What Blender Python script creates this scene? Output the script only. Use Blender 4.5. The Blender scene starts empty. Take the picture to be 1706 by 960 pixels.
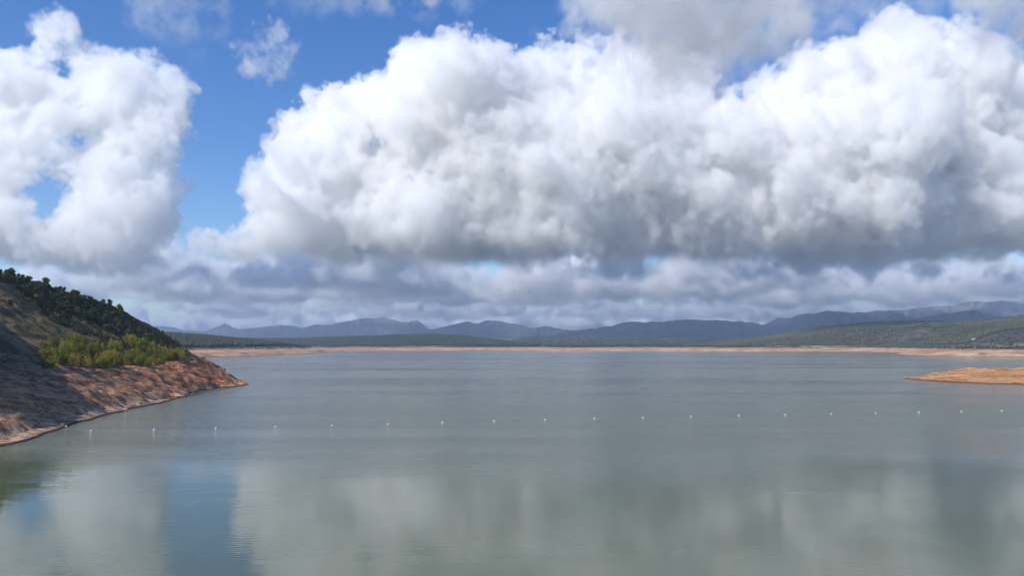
import bpy, math, random, time
import numpy as np
from mathutils import Vector

T0 = time.time()
sc = bpy.context.scene
COL = sc.collection
R = math.radians

# ------------------------------------------------------------------ camera
CAM_H = 24.0                      # the lens stands 24 m above the water, on the crest of a dam
FOC = 1240.0                      # focal length in photo pixels (photo 1706 x 960)
PITCH = R(4.43)
cam = bpy.data.cameras.new('camera')
cam_o = bpy.data.objects.new('camera', cam)
COL.objects.link(cam_o)
cam.sensor_width = 36.0
cam.lens = 36.0 * FOC / 1706.0
cam.clip_start = 0.5
cam.clip_end = 120000.0
cam_o.location = (0, 0, CAM_H)
cam_o.rotation_euler = (R(90) + PITCH, 0, 0)
sc.camera = cam_o


def at(px, py, Y):
    """world point at forward distance Y seen at photo pixel (px, py)"""
    a = (px - 853.0) / FOC
    b = (480.0 - py) / FOC
    dy = math.cos(PITCH) - b * math.sin(PITCH)
    dz = math.sin(PITCH) + b * math.cos(PITCH)
    return Vector((a / dy * Y, Y, CAM_H + dz / dy * Y))


# ------------------------------------------------------------------ light
SUN_EL, SUN_AZ = R(38), R(-130)          # left of the camera and a little behind it
world = bpy.data.worlds.new('World')
sc.world = world
world.use_nodes = True
bg = world.node_tree.nodes['Background']
sky = world.node_tree.nodes.new('ShaderNodeTexSky')
sky.sky_type = 'NISHITA'
sky.sun_disc = False
sky.sun_elevation = SUN_EL
sky.sun_rotation = SUN_AZ
sky.air_density = 1.0
sky.dust_density = 0.2
sky.ozone_density = 3.0
hs = world.node_tree.nodes.new('ShaderNodeHueSaturation')
hs.inputs['Hue'].default_value = 0.512
hs.inputs['Saturation'].default_value = 1.3
world.node_tree.links.new(sky.outputs[0], hs.inputs['Color'])
world.node_tree.links.new(hs.outputs[0], bg.inputs[0])
bg.inputs[1].default_value = 0.118
sl = bpy.data.lights.new('sun', 'SUN')
sun = bpy.data.objects.new('sun', sl)
COL.objects.link(sun)
sl.energy = 3.6
sl.angle = R(0.5)
sl.color = (1.0, 0.945, 0.855)
SUND = Vector((math.sin(SUN_AZ) * math.cos(SUN_EL), math.cos(SUN_AZ) * math.cos(SUN_EL), math.sin(SUN_EL)))
sun.rotation_euler = SUND.to_track_quat('Z', 'Y').to_euler()
sun.location = SUND * 500

vs = sc.view_settings
vs.view_transform = 'Standard'
vs.look = 'None'
vs.exposure = 0.42
vs.gamma = 1.0
vs.use_curve_mapping = False
cy = sc.cycles
cy.volume_bounces = 14
cy.max_bounces = 18
cy.diffuse_bounces = 3
cy.glossy_bounces = 3
cy.transparent_max_bounces = 12
cy.caustics_reflective = False
cy.use_denoising = True
cy.pixel_filter_type = 'BLACKMAN_HARRIS'
cy.filter_width = 1.15
cy.use_adaptive_sampling = True
cy.adaptive_threshold = 0.03
cy.volume_step_rate = 2.6
cy.volume_max_steps = 256
cy.sample_clamp_indirect = 6.0


# ------------------------------------------------------------------ custom properties
def tag(o, label=None, cat=None, group=None, kind=None):
    for k, v in (('label', label), ('category', cat), ('group', group), ('kind', kind)):
        if v:
            o[k] = v
    return o


# ------------------------------------------------------------------ material helpers
class NT:
    """small wrapper to write node trees tersely"""

    def __init__(self, mat):
        self.t = mat.node_tree
        self.t.nodes.clear()

    def n(self, kind, ins=None, **props):
        nd = self.t.nodes.new(kind)
        for k, v in props.items():
            setattr(nd, k, v)
        for k, v in (ins or {}).items():
            if isinstance(v, bpy.types.NodeSocket):
                self.t.links.new(v, nd.inputs[k])
            else:
                nd.inputs[k].default_value = v
        return nd

    def math(self, op, a, b=0.0, c=0.0, clamp=False):
        return self.n('ShaderNodeMath', {0: a, 1: b, 2: c}, operation=op, use_clamp=clamp).outputs[0]

    def noise(self, vec, scale, detail=4.0, rough=0.55, dist=0.0):
        return self.n('ShaderNodeTexNoise', {'Vector': vec, 'Scale': scale, 'Detail': detail, 'Roughness': rough,
                                             'Distortion': dist}).outputs['Fac']

    def ramp(self, fac, stops):
        nd = self.n('ShaderNodeValToRGB', {'Fac': fac})
        e = nd.color_ramp.elements
        while len(e) > 1:
            e.remove(e[-1])
        e[0].position, e[0].color = stops[0][0], tuple(stops[0][1]) + (1,)
        for p, c in stops[1:]:
            x = e.new(p)
            x.color = tuple(c) + (1,)
        return nd.outputs[0]

    def sstep(self, v, a, b):
        return self.n('ShaderNodeMapRange', {'Value': v, 'From Min': a, 'From Max': b, 'To Min': 0.0, 'To Max': 1.0},
                      interpolation_type='SMOOTHSTEP').outputs[0]

    def mix(self, f, a, b, blend='MIX'):
        nd = self.n('ShaderNodeMix', data_type='RGBA', blend_type=blend)
        for s, v in ((nd.inputs[0], f), (nd.inputs[6], a), (nd.inputs[7], b)):
            if isinstance(v, bpy.types.NodeSocket):
                self.t.links.new(v, s)
            else:
                s.default_value = v if not isinstance(v, tuple) or len(v) == 4 else v + (1,)
        return nd.outputs[2]

    def mapping(self, vec, scale, rot=(0, 0, 0)):
        return self.n('ShaderNodeMapping', {'Vector': vec, 'Scale': scale, 'Rotation': rot}).outputs[0]

    def out(self, surf=None, vol=None):
        o = self.n('ShaderNodeOutputMaterial')
        if surf is not None:
            self.t.links.new(surf, o.inputs['Surface'])
        if vol is not None:
            self.t.links.new(vol, o.inputs['Volume'])


def new_mat(name):
    m = bpy.data.materials.new(name)
    m.use_nodes = True
    return m, NT(m)


# ------------------------------------------------------------------ numpy noise
RNG = np.random.default_rng(7)


def fft_noise(shape, beta, lo=1.5, hi=1e9, seed=0):
    """periodic band-limited fractal noise, unit variance"""
    g = np.random.default_rng(seed)
    w = g.standard_normal(shape).astype(np.float32)
    f = np.fft.rfftn(w)
    ks = [np.fft.fftfreq(n) * n for n in shape[:-1]] + [np.fft.rfftfreq(shape[-1]) * shape[-1]]
    k2 = 0
    for i, k in enumerate(ks):
        sh = [1] * len(shape)
        sh[i] = len(k)
        k2 = k2 + (k.reshape(sh)) ** 2
    k = np.sqrt(k2)
    amp = np.where((k >= lo) & (k <= hi), np.maximum(k, 1e-6) ** (-beta / 2.0), 0.0)
    r = np.fft.irfftn(f * amp, s=shape).astype(np.float32)
    return r / r.std()


# ------------------------------------------------------------------ clouds: real volumes of lit vapour
NCUBE = 160
CN = [fft_noise((NCUBE,) * 3, 3.9, 2, 80, 11), fft_noise((NCUBE,) * 3, 3.6, 8, 80, 12)]


def cloud_mat(name, ext):
    m, t = new_mat(name)
    a = t.n('ShaderNodeAttribute', attribute_name='density')
    d = t.math('MULTIPLY', a.outputs['Fac'], ext)
    pv = t.n('ShaderNodeVolumePrincipled', {'Color': (1, 1, 1, 1), 'Density': d, 'Anisotropy': 0.0})
    pv.inputs['Density Attribute'].default_value = ''
    t.out(vol=pv.outputs[0])
    return m


def volume_object(name, D, lo, hi, mat):
    """turn a numpy density block into a volume grid through a Volume Cube node"""
    nx, ny, nz = D.shape
    me = bpy.data.meshes.new(name)
    me.vertices.add(D.size)
    me.attributes.new('d', 'FLOAT', 'POINT').data.foreach_set('value', np.ascontiguousarray(D.ravel(), np.float32))
    ng = bpy.data.node_groups.new(name, 'GeometryNodeTree')
    ng.interface.new_socket('Geometry', in_out='INPUT', socket_type='NodeSocketGeometry')
    ng.interface.new_socket('Geometry', in_out='OUTPUT', socket_type='NodeSocketGeometry')
    N, L = ng.nodes, ng.links
    gi, go = N.new('NodeGroupInput'), N.new('NodeGroupOutput')
    vc = N.new('GeometryNodeVolumeCube')
    vc.inputs['Min'].default_value, vc.inputs['Max'].default_value = lo, hi
    for k, n_ in zip('XYZ', (nx, ny, nz)):
        vc.inputs['Resolution ' + k].default_value = n_
    pos = N.new('GeometryNodeInputPosition')
    sub = N.new('ShaderNodeVectorMath')
    sub.operation = 'SUBTRACT'
    sub.inputs[1].default_value = lo
    L.new(pos.outputs[0], sub.inputs[0])
    mul = N.new('ShaderNodeVectorMath')
    mul.operation = 'MULTIPLY_ADD'
    mul.inputs[1].default_value = [(n_ - 1) / (h - l) for n_, l, h in zip((nx, ny, nz), lo, hi)]
    mul.inputs[2].default_value = (.5, .5, .5)
    L.new(sub.outputs[0], mul.inputs[0])
    fl = N.new('ShaderNodeVectorMath')
    fl.operation = 'FLOOR'
    L.new(mul.outputs[0], fl.inputs[0])
    sep = N.new('ShaderNodeSeparateXYZ')
    L.new(fl.outputs[0], sep.inputs[0])

    def imul(x, k, add):
        m = N.new('FunctionNodeIntegerMath')
        m.operation = 'MULTIPLY_ADD'
        L.new(x, m.inputs[0])
        m.inputs[1].default_value = k
        L.new(add, m.inputs[2])
        return m.outputs[0]
    idx = imul(sep.outputs[0], ny * nz, imul(sep.outputs[1], nz, sep.outputs[2]))
    si = N.new('GeometryNodeSampleIndex')
    si.data_type, si.domain = 'FLOAT', 'POINT'
    na = N.new('GeometryNodeInputNamedAttribute')
    na.data_type = 'FLOAT'
    na.inputs['Name'].default_value = 'd'
    L.new(gi.outputs[0], si.inputs['Geometry'])
    L.new(na.outputs[0], si.inputs['Value'])
    L.new(idx, si.inputs['Index'])
    L.new(si.outputs[0], vc.inputs['Density'])
    sm = N.new('GeometryNodeSetMaterial')
    sm.inputs['Material'].default_value = mat
    L.new(vc.outputs[0], sm.inputs[0])
    L.new(sm.outputs[0], go.inputs[0])
    o = bpy.data.objects.new(name, me)
    COL.objects.link(o)
    o.modifiers.new('volume', 'NODES').node_group = ng
    me.materials.append(mat)
    return o


def in_poly(px, py, poly):
    c = np.zeros(px.shape, bool)
    x0, y0 = poly[-1]
    for x1, y1 in poly:
        if y1 != y0:
            c ^= ((y1 > py) != (y0 > py)) & (px < (x0 - x1) * (py - y1) / (y0 - y1) + x1)
        x0, y0 = x1, y1
    return c


def edge_dist(px, py, poly):
    d = np.full(px.shape, 1e9)
    x0, y0 = poly[-1]
    for x1, y1 in poly:
        vx, vy = x1 - x0, y1 - y0
        t = np.clip(((px - x0) * vx + (py - y0) * vy) / (vx * vx + vy * vy + 1e-9), 0, 1)
        d = np.minimum(d, np.hypot(px - x0 - t * vx, py - y0 - t * vy))
        x0, y0 = x1, y1
    return d


def fill_puffs(poly, Yc, thick, rmin, rmax, n, seed, lean=0.0):
    """round billows that fill a cloud's outline: centres (x, y, z) and radii in metres"""
    g = np.random.default_rng(seed)
    xs, ys = [p[0] for p in poly], [p[1] for p in poly]
    px, py = g.uniform(min(xs), max(xs), 6000), g.uniform(min(ys), max(ys), 6000)
    ok = in_poly(px, py, poly)
    px, py = px[ok], py[ok]
    d = edge_dist(px, py, poly)
    out = []
    cov = np.zeros(px.shape, bool)
    order = np.argsort(-np.minimum(d, rmax) * g.uniform(.5, 1.0, d.shape))
    for i in order:
        if cov[i] or d[i] < rmin:
            continue
        r = min(d[i], rmax) * g.uniform(.72, 1.0)
        r = max(r, rmin)
        cov |= np.hypot(px - px[i], py - py[i]) < r * .62
        bulge = min(d[i], rmax * 1.5) / (rmax * 1.5)
        Y = Yc - (g.uniform(-.15, 1.0) * bulge) * thick * .5 - lean * (py[i] - 250.0)
        p = at(px[i], py[i], Y)
        out.append((np.array(p), r / FOC * Y))
        if len(out) >= n:
            break
    return out


def make_cloud(name, puffs, vox, base=None, base_soft=120., kids=(12, 12), kid_r=(.28, .5), amp=(.0, .0), soft=60.,
               ext=.014, seed=1, carve=(), flat=1.0, wisp=0.0, rag=1.1, label=''):
    g = np.random.default_rng(seed)
    C = np.array([p for p, r in puffs])
    Rr = np.array([r for p, r in puffs])
    pad = Rr.max() * .45 + 3 * vox
    lo = (C - Rr[:, None]).min(0) - pad
    hi = (C + Rr[:, None]).max(0) + pad
    if base is not None:
        lo[2] = base - 2 * vox
    n = ((hi - lo) / vox).astype(int) + 1
    hi = lo + (n - 1) * vox
    ax = [(lo[i] + np.arange(n[i]) * vox).astype(np.float32) for i in range(3)]
    sd = np.full(n, -400., np.float32)

    def stamp(c, r, sq=1.0):
        s = []
        for i in range(3):
            e = r + soft + 60
            a = max(0, int((c[i] - e - lo[i]) / vox))
            b = min(n[i], int((c[i] + e - lo[i]) / vox) + 2)
            if b <= a:
                return
            s.append(slice(a, b))
        X, Y, Z = ax[0][s[0]][:, None, None], ax[1][s[1]][None, :, None], ax[2][s[2]][None, None, :]
        d = r - np.sqrt((X - c[0]) ** 2 + (Y - c[1]) ** 2 + ((Z - c[2]) * sq) ** 2)
        v = sd[s[0], s[1], s[2]]
        np.maximum(v, d, out=v)
    P = list(zip(C, Rr))
    for lev, k in enumerate(kids):
        Q = []
        for c, r in P:
            for _ in range(k):
                v = g.normal(size=3)
                v[2] = v[2] * .9 + .25
                v[1] -= .2
                v /= np.linalg.norm(v)
                q = r * g.uniform(*kid_r)
                Q.append((c + v * (r - q * g.uniform(.15, .6)), q))
        for c, r in P:
            stamp(c, r, flat)
        P = Q
    for c, r in P:
        stamp(c, r, flat)
    # turbulent displacement
    ii = [np.arange(n[i]) for i in range(3)]
    for (cube, A, cell) in ((CN[0], amp[0], 40.), (CN[1], amp[1], 25.)):
        if A:
            s = vox / cell
            id_ = [(ii[i] * s + g.uniform(0, NCUBE)).astype(np.float32) for i in range(3)]
            i0 = [np.floor(v).astype(int) for v in id_]
            fr = [(v - w).astype(np.float32) for v, w in zip(id_, i0)]
            blk = cube[np.ix_(*[np.arange(w.min(), w.max() + 2) % NCUBE for w in i0])]
            for a_ in range(3):
                j = i0[a_] - i0[a_].min()
                f = fr[a_].reshape([-1 if q == a_ else 1 for q in range(3)])
                blk = np.take(blk, j, a_) * (1 - f) + np.take(blk, j + 1, a_) * f
            sd += A * blk
    if carve:
        wob = CN[0][np.ix_(*[(ii[i] * vox / 13.).astype(int) % NCUBE for i in range(3)])]
    for (q, w, rr) in carve:                  # gaps one can look through: (pixel x, pixel y, radius px)
        d0 = np.array(at(q, w, 1000.)) - np.array((0, 0, CAM_H))
        d0 = d0 / np.linalg.norm(d0)
        X, Y, Z = ax[0][:, None, None], ax[1][None, :, None], ax[2][None, None, :] - CAM_H
        t = X * d0[0] + Y * d0[1] + Z * d0[2]
        dist = np.sqrt(np.maximum(X * X + Y * Y + Z * Z - t * t, 0))
        np.minimum(sd, (dist - rr / FOC * t) * 1.2 + sd * .2 + 105 * wob - 25, out=sd)
    # crisp sunlit edges in some places, ragged and fading ones in others
    j = [(np.arange(n[i]) * (vox / 45.) + 31 * i).astype(int) % NCUBE for i in range(3)]
    sv = CN[0][np.ix_(*[np.roll(np.arange(NCUBE), 57)[v] for v in j])]
    sw = soft * np.clip(.9 + .75 * sv, .3, 2.6)
    D = np.clip(sd / sw + .28, 0, 1)
    D = D * D * (3 - 2 * D)
    if rag:
        fb = CN[1][np.ix_(*[(np.arange(n[i]) + 13 * i) % NCUBE for i in range(3)])]
        D *= np.clip(1.0 + np.clip(fb * .9 - .2, -1, 1) * rag * np.clip(1.3 - sd / (soft * 2.2), 0, 1), 0, 1.3)
    if base is not None:
        Z = ax[2][None, None, :]
        bs = [(ii[k_] * vox / 30.).astype(int) % NCUBE for k_ in (0, 1)]
        bn = CN[0][np.ix_(bs[0], bs[1], [5])]
        u = np.clip((Z - base - 60 - 65 * bn) / base_soft, 0, 1)
        D *= u * u * (3 - 2 * u)
    if wisp:
        blk = CN[0][np.ix_(*[(ii[i]) % NCUBE for i in range(3)])]
        D *= np.clip(.5 + .5 * blk + (1 - wisp), 0, 1)
    o = volume_object(name, D, tuple(lo), tuple(hi), cloud_mat(name + '_vapour', ext))
    tag(o, label, kind='stuff')
    print(name, n, n.prod(), len(puffs), 'filled %.2f' % (D > .01).mean(), round(time.time() - T0, 1))
    return o
# ------------------------------------------------------------------ projection and 2-D noise helpers
CP, SP = math.cos(PITCH), math.sin(PITCH)


def proj(x, y, z):
    """photo pixel of a world point (arrays allowed)"""
    zz = z - CAM_H
    f = y * CP + zz * SP
    u = -y * SP + zz * CP
    return 853.0 + FOC * x / f, 480.0 - FOC * u / f


def on_water(px, py):
    """point of the water level (z = 0) seen at a photo pixel"""
    p = at(px, py, 1000.0)
    k = CAM_H / (CAM_H - p.z)
    return (p.x * k, 1000.0 * k)


N2 = [fft_noise((1024, 1024), b, 3, 400, 40 + i) for i, b in enumerate((2.6, 3.2))] + [fft_noise((1024, 1024), 1.7, 20, 450, 44)]


def n2(x, y, cell, which=0, ox=0.0, oy=0.0):
    """tiling 2-D noise with one sample every `cell` metres"""
    T = N2[which]
    u = np.asarray(x) / cell + ox
    v = np.asarray(y) / cell + oy
    i, j = np.floor(u).astype(int), np.floor(v).astype(int)
    a, b = u - i, v - j
    i0, i1, j0, j1 = i % 1024, (i + 1) % 1024, j % 1024, (j + 1) % 1024
    return (T[i0, j0] * (1 - a) * (1 - b) + T[i1, j0] * a * (1 - b) + T[i0, j1] * (1 - a) * b + T[i1, j1] * a * b)


def chaikin(p, k=2):
    for _ in range(k):
        q = [p[0]]
        for a, b in zip(p[:-1], p[1:]):
            q.append((a[0] * .75 + b[0] * .25, a[1] * .75 + b[1] * .25))
            q.append((a[0] * .25 + b[0] * .75, a[1] * .25 + b[1] * .75))
        q.append(p[-1])
        p = q
    return p


def line_dist(X, Y, line):
    """distance to an open polyline and the length along it of the nearest point"""
    d = np.full(X.shape, 1e12)
    arc = np.zeros(X.shape)
    L = 0.0
    for (x0, y0), (x1, y1) in zip(line[:-1], line[1:]):
        vx, vy = x1 - x0, y1 - y0
        ln = math.hypot(vx, vy)
        t = np.clip(((X - x0) * vx + (Y - y0) * vy) / (ln * ln + 1e-9), 0, 1)
        q = (X - x0 - t * vx) ** 2 + (Y - y0 - t * vy) ** 2
        m = q < d
        d = np.where(m, q, d)
        arc = np.where(m, L + t * ln, arc)
        L += ln
    return np.sqrt(d), arc


def smooth01(v):
    v = np.clip(v, 0, 1)
    return v * v * (3 - 2 * v)


def mesh_obj(name, V, F, mat, parent=None, smooth=False):
    me = bpy.data.meshes.new(name)
    V = np.asarray(V, np.float32)
    F = np.asarray(F, np.int32)
    me.vertices.add(len(V))
    me.vertices.foreach_set('co', V.ravel())
    k = F.shape[1]
    me.loops.add(F.size)
    me.loops.foreach_set('vertex_index', F.ravel())
    me.polygons.add(len(F))
    me.polygons.foreach_set('loop_start', np.arange(0, F.size, k, dtype=np.int32))
    me.update(calc_edges=True)
    if smooth:
        me.polygons.foreach_set('use_smooth', np.ones(len(F), bool))
    me.materials.append(mat)
    o = bpy.data.objects.new(name, me)
    COL.objects.link(o)
    if parent:
        o.parent = parent
    return o


def grid_obj(name, X, Y, Z, mat, keep=None, smooth=True):
    a, b = X.shape
    idx = np.arange(a * b).reshape(a, b)
    F = np.stack([idx[:-1, :-1], idx[1:, :-1], idx[1:, 1:], idx[:-1, 1:]], -1).reshape(-1, 4)
    V = np.stack([X, Y, Z], -1).reshape(-1, 3)
    if keep is not None:
        k = keep.reshape(-1)
        F = F[k[F].any(1)]
        used = np.unique(F)
        re = np.full(len(V), -1)
        re[used] = np.arange(len(used))
        V, F = V[used], re[F]
    # make faces look up
    n = np.cross(V[F[0, 1]] - V[F[0, 0]], V[F[0, 2]] - V[F[0, 0]])
    if n[2] < 0:
        F = F[:, ::-1]
    return mesh_obj(name, V, F, mat, smooth=smooth)


# ------------------------------------------------------------------ materials of the land
def land_mat(name, kind):
    m, t = new_mat(name)
    g = t.n('ShaderNodeNewGeometry')
    pos = g.outputs['Position']
    xyz = t.n('ShaderNodeSeparateXYZ', {0: pos})
    z = xyz.outputs[2]
    nrm = t.n('ShaderNodeSeparateXYZ', {0: g.outputs['Normal']}).outputs[2]
    if kind == 'bank':
        big = t.noise(pos, .035, 5, .6)
        mid = t.noise(pos, .22, 6, .65, .6)
        fine = t.noise(pos, 1.3, 5, .7)
        yc = xyz.outputs[1]
        dip = t.math('ADD', z, t.math('MULTIPLY', yc, .17))
        lay = t.n('ShaderNodeCombineXYZ', {0: t.math('MULTIPLY', xyz.outputs[0], .05), 1: t.math('MULTIPLY', yc, .04), 2: t.math('MULTIPLY', dip, 1.0)}).outputs[0]
        strat = t.noise(lay, 1.0, 4, .6)
        rock = t.ramp(mid, [(.30, (.10, .046, .028)), (.44, (.25, .118, .064)), (.55, (.40, .20, .105)), (.70, (.52, .34, .21))])
        rock = t.mix(t.math('MULTIPLY', t.sstep(strat, .5, .66), .75), rock, (.54, .34, .21))
        lines = t.noise(lay, 2.7, 3, .6)
        rock = t.mix(t.math('MULTIPLY', t.sstep(lines, .56, .68), .38), rock, (.56, .40, .27))
        rock = t.mix(t.math('MULTIPLY', t.sstep(lines, .44, .34), .45), rock, (.12, .062, .04))
        foot = t.math('MULTIPLY', t.sstep(z, 3.2, 1.2), t.sstep(mid, .42, .56))
        rock = t.mix(t.math('MULTIPLY', foot, .7), rock, (.56, .39, .27))
        rock = t.mix(t.sstep(fine, .58, .75), rock, (.50, .40, .33))
        rock = t.mix(t.sstep(fine, .44, .3), rock, (.07, .04, .032))
        rock = t.mix(t.math('MULTIPLY', t.sstep(yc, 235., 195.), .7), rock, (1.25, 1.25, 1.2, 1), 'MULTIPLY')
        rock = t.mix(t.math('MULTIPLY', t.sstep(yc, 300., 430.), .55), rock, (1.12, .80, .62, 1), 'MULTIPLY')
        wet = t.sstep(t.math('ADD', z, t.math('MULTIPLY', mid, -.5)), .25, .0)
        rock = t.mix(wet, rock, (.06, .04, .03))
        grass = t.ramp(t.math('ADD', t.math('MULTIPLY', mid, .55), t.math('MULTIPLY', big, .45)),
                       [(.34, (.035, .04, .015)), (.43, (.10, .08, .035)), (.50, (.21, .145, .075)), (.62, (.27, .19, .11)),
                        (.74, (.16, .095, .055))])
        grass = t.mix(t.sstep(fine, .55, .72), grass, (.25, .19, .12))
        grass = t.mix(t.sstep(fine, .46, .34), grass, (.03, .032, .014))
        patch = t.noise(t.mapping(pos, (.045, .03, .09)), 1.0, 6, .68, .8)
        grass = t.mix(t.math('MULTIPLY', t.sstep(patch, .5, .6), .85), grass, (.042, .044, .02))
        stone = t.sstep(t.noise(pos, .11, 6, .7, 1.2), .63, .70)
        grass = t.mix(stone, grass, (.30, .27, .24))
        zz = t.math('ADD', z, t.math('MULTIPLY', t.math('SUBTRACT', big, .5), 9.0))
        col = t.mix(t.sstep(zz, 14.5, 18.0), rock, grass)
        bh = t.math('ADD', t.math('MULTIPLY', mid, 1.6), t.math('MULTIPLY', fine, .5))
        bmp = t.n('ShaderNodeBump', {'Height': bh, 'Strength': .9, 'Distance': .9})
    elif kind == 'spit':
        mid = t.noise(t.mapping(pos, (.05, .05, .35)), 1.0, 6, .65, .5)
        fine = t.noise(pos, .55, 5, .7)
        col = t.ramp(mid, [(.3, (.29, .125, .05)), (.46, (.45, .225, .098)), (.6, (.53, .31, .155)), (.75, (.58, .41, .25))])
        col = t.mix(t.sstep(fine, .58, .76), col, (.60, .44, .28))
        col = t.mix(t.sstep(fine, .42, .28), col, (.24, .11, .05))
        col = t.mix(t.sstep(t.math('ADD', z, t.math('MULTIPLY', mid, -.5)), .4, .05), col, (.16, .08, .04))
        bh = t.math('ADD', t.math('MULTIPLY', mid, 2.5), t.math('MULTIPLY', fine, .8))
        bmp = t.n('ShaderNodeBump', {'Height': bh, 'Strength': .8, 'Distance': 1.0})
    elif kind == 'shore':
        big = t.noise(pos, .0016, 5, .6)
        mid = t.noise(t.mapping(pos, (.008, .02, .12)), 1.0, 5, .6, .4)
        fine = t.noise(pos, .03, 5, .65)
        sand = t.ramp(mid, [(.3, (.30, .15, .085)), (.48, (.46, .245, .125)), (.62, (.52, .36, .22)), (.78, (.42, .20, .105))])
        sand = t.mix(t.sstep(fine, .52, .7), sand, (.56, .42, .28))
        sand = t.mix(t.sstep(fine, .46, .34), sand, (.25, .13, .08))
        sand = t.mix(t.sstep(z, 1.2, .2), sand, (.17, .10, .065))
        field = t.ramp(t.noise(t.mapping(pos, (.0045, .0022, .0)), 1.0, 3, .5, .8),
                       [(.40, (.055, .06, .028)), (.47, (.12, .10, .055)), (.55, (.23, .18, .11)), (.60, (.10, .095, .045)),
                        (.68, (.28, .23, .15))])
        field = t.mix(t.sstep(fine, .5, .62), field, (.05, .055, .025))
        wood = t.ramp(fine, [(.35, (.03, .034, .016)), (.52, (.066, .062, .033)), (.68, (.13, .105, .062))])
        lc = t.n('ShaderNodeAttribute', attribute_name='woodland').outputs['Fac']
        f = t.sstep(t.math('ADD', lc, t.math('MULTIPLY', t.math('SUBTRACT', big, .5), .5)), .25, .45)
        green = t.mix(f, field, wood)
        zz = t.math('ADD', z, t.math('MULTIPLY', t.math('SUBTRACT', fine, .5), 14.0))
        col = t.mix(t.sstep(zz, 13.0, 16.5), sand, green)
        bh = t.math('ADD', t.math('MULTIPLY', mid, 5.0), t.math('MULTIPLY', fine, 6.0))
        bmp = t.n('ShaderNodeBump', {'Height': bh, 'Strength': .6, 'Distance': 1.0})
    else:                                     # mountain
        mid = t.noise(pos, .0022, 7, .62, .5)
        fine = t.noise(pos, .011, 6, .65)
        col = t.ramp(mid, [(.34, (.022, .03, .016)), (.48, (.05, .055, .03)), (.58, (.085, .075, .05)), (.72, (.16, .14, .115))])
        col = t.mix(t.sstep(fine, .54, .7), col, (.11, .10, .075))
        top = t.sstep(t.math('ADD', z, t.math('MULTIPLY', t.math('SUBTRACT', mid, .5), 500.)), 430., 620.)
        col = t.mix(t.math('MULTIPLY', top, .8), col, (.24, .22, .20))
        bmp = t.n('ShaderNodeBump', {'Height': t.math('ADD', t.math('MULTIPLY', mid, 60.), t.math('MULTIPLY', fine, 25.)),
                                     'Strength': .7, 'Distance': 1.0})
    b = t.n('ShaderNodeBsdfPrincipled', {'Base Color': col, 'Roughness': .95, 'Specular IOR Level': .15,
                                         'Normal': bmp.outputs[0]})
    t.out(b.outputs[0])
    return m


M_BANK, M_SPIT = land_mat('eroded_bank', 'bank'), land_mat('orange_clay', 'spit')
M_SHORE, M_MOUNT = land_mat('shore_soil', 'shore'), land_mat('mountain_rock', 'mountain')


def leaf_mat(name, stops, scale=.35, trans=.25):
    m, t = new_mat(name)
    g = t.n('ShaderNodeNewGeometry')
    oi = t.n('ShaderNodeObjectInfo')
    nz = t.noise(g.outputs['Position'], scale, 3, .6)
    f = t.math('ADD', t.math('MULTIPLY', nz, .55), t.math('MULTIPLY', oi.outputs['Random'], .25))
    f = t.math('ADD', f, t.math('MULTIPLY', g.outputs['Random Per Island'], .2))
    col = t.ramp(f, stops)
    d = t.n('ShaderNodeBsdfPrincipled', {'Base Color': col, 'Roughness': .7, 'Specular IOR Level': .25})
    if trans:
        tr = t.n('ShaderNodeBsdfTranslucent', {'Color': col})
        d = t.n('ShaderNodeMixShader', {0: trans, 1: d.outputs[0], 2: tr.outputs[0]})
    t.out(d.outputs[0])
    return m


M_OAK = leaf_mat('dark_leaves', [(.3, (.035, .052, .018)), (.48, (.085, .108, .038)), (.64, (.15, .16, .06))])
M_WILLOW = leaf_mat('willow_leaves', [(.3, (.08, .11, .018)), (.45, (.21, .22, .032)), (.6, (.40, .33, .05))], trans=.35)
M_SCRUB = leaf_mat('scrub_leaves', [(.3, (.03, .036, .015)), (.5, (.068, .073, .030)), (.7, (.125, .115, .055))])
M_FOREST = leaf_mat('forest_leaves', [(.3, (.014, .022, .010)), (.5, (.028, .04, .016)), (.7, (.055, .062, .028))], .012, 0)
M_FOREST2 = leaf_mat('hill_leaves', [(.3, (.022, .030, .012)), (.5, (.052, .060, .026)), (.7, (.105, .10, .046))], .006, 0)
M_GRASS = leaf_mat('dry_grass', [(.3, (.10, .075, .035)), (.5, (.19, .14, .07)), (.7, (.27, .21, .12))], .2, .2)


def bark_mat():
    m, t = new_mat('bark')
    g = t.n('ShaderNodeNewGeometry')
    col = t.ramp(t.noise(t.mapping(g.outputs['Position'], (6, 6, 1.2)), 1.0, 4), [(.3, (.05, .04, .03)), (.7, (.16, .13, .10))])
    t.out(t.n('ShaderNodeBsdfPrincipled', {'Base Color': col, 'Roughness': .9}).outputs[0])
    return m


M_BARK = bark_mat()

# ------------------------------------------------------------------ the hill on the left bank
SH = [(-108, -60), (-112, 60), (-117, 130)] + [on_water(*p) for p in
      ((-40, 757), (0, 746), (45, 739), (80, 729), (112, 714), (135, 706), (160, 700), (190, 690), (232, 681), (300, 666), (350, 655), (385, 647), (414, 641.5))] + \
     [(-168, 474), (-184, 492), (-204, 522), (-238, 620), (-268, 700), (-330, 860)]
SH = chaikin(SH, 2)
SPINE = [(-300, -60, 84), (-300, 100, 88), (-292, 230, 86), (-292, 330, 80), (-296, 430, 68), (-306, 520, 57.5), (-309, 585, 51), (-306, 618, 42), (-304, 644, 29), (-299, 680, 19), (-290, 715, 13)]

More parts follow.
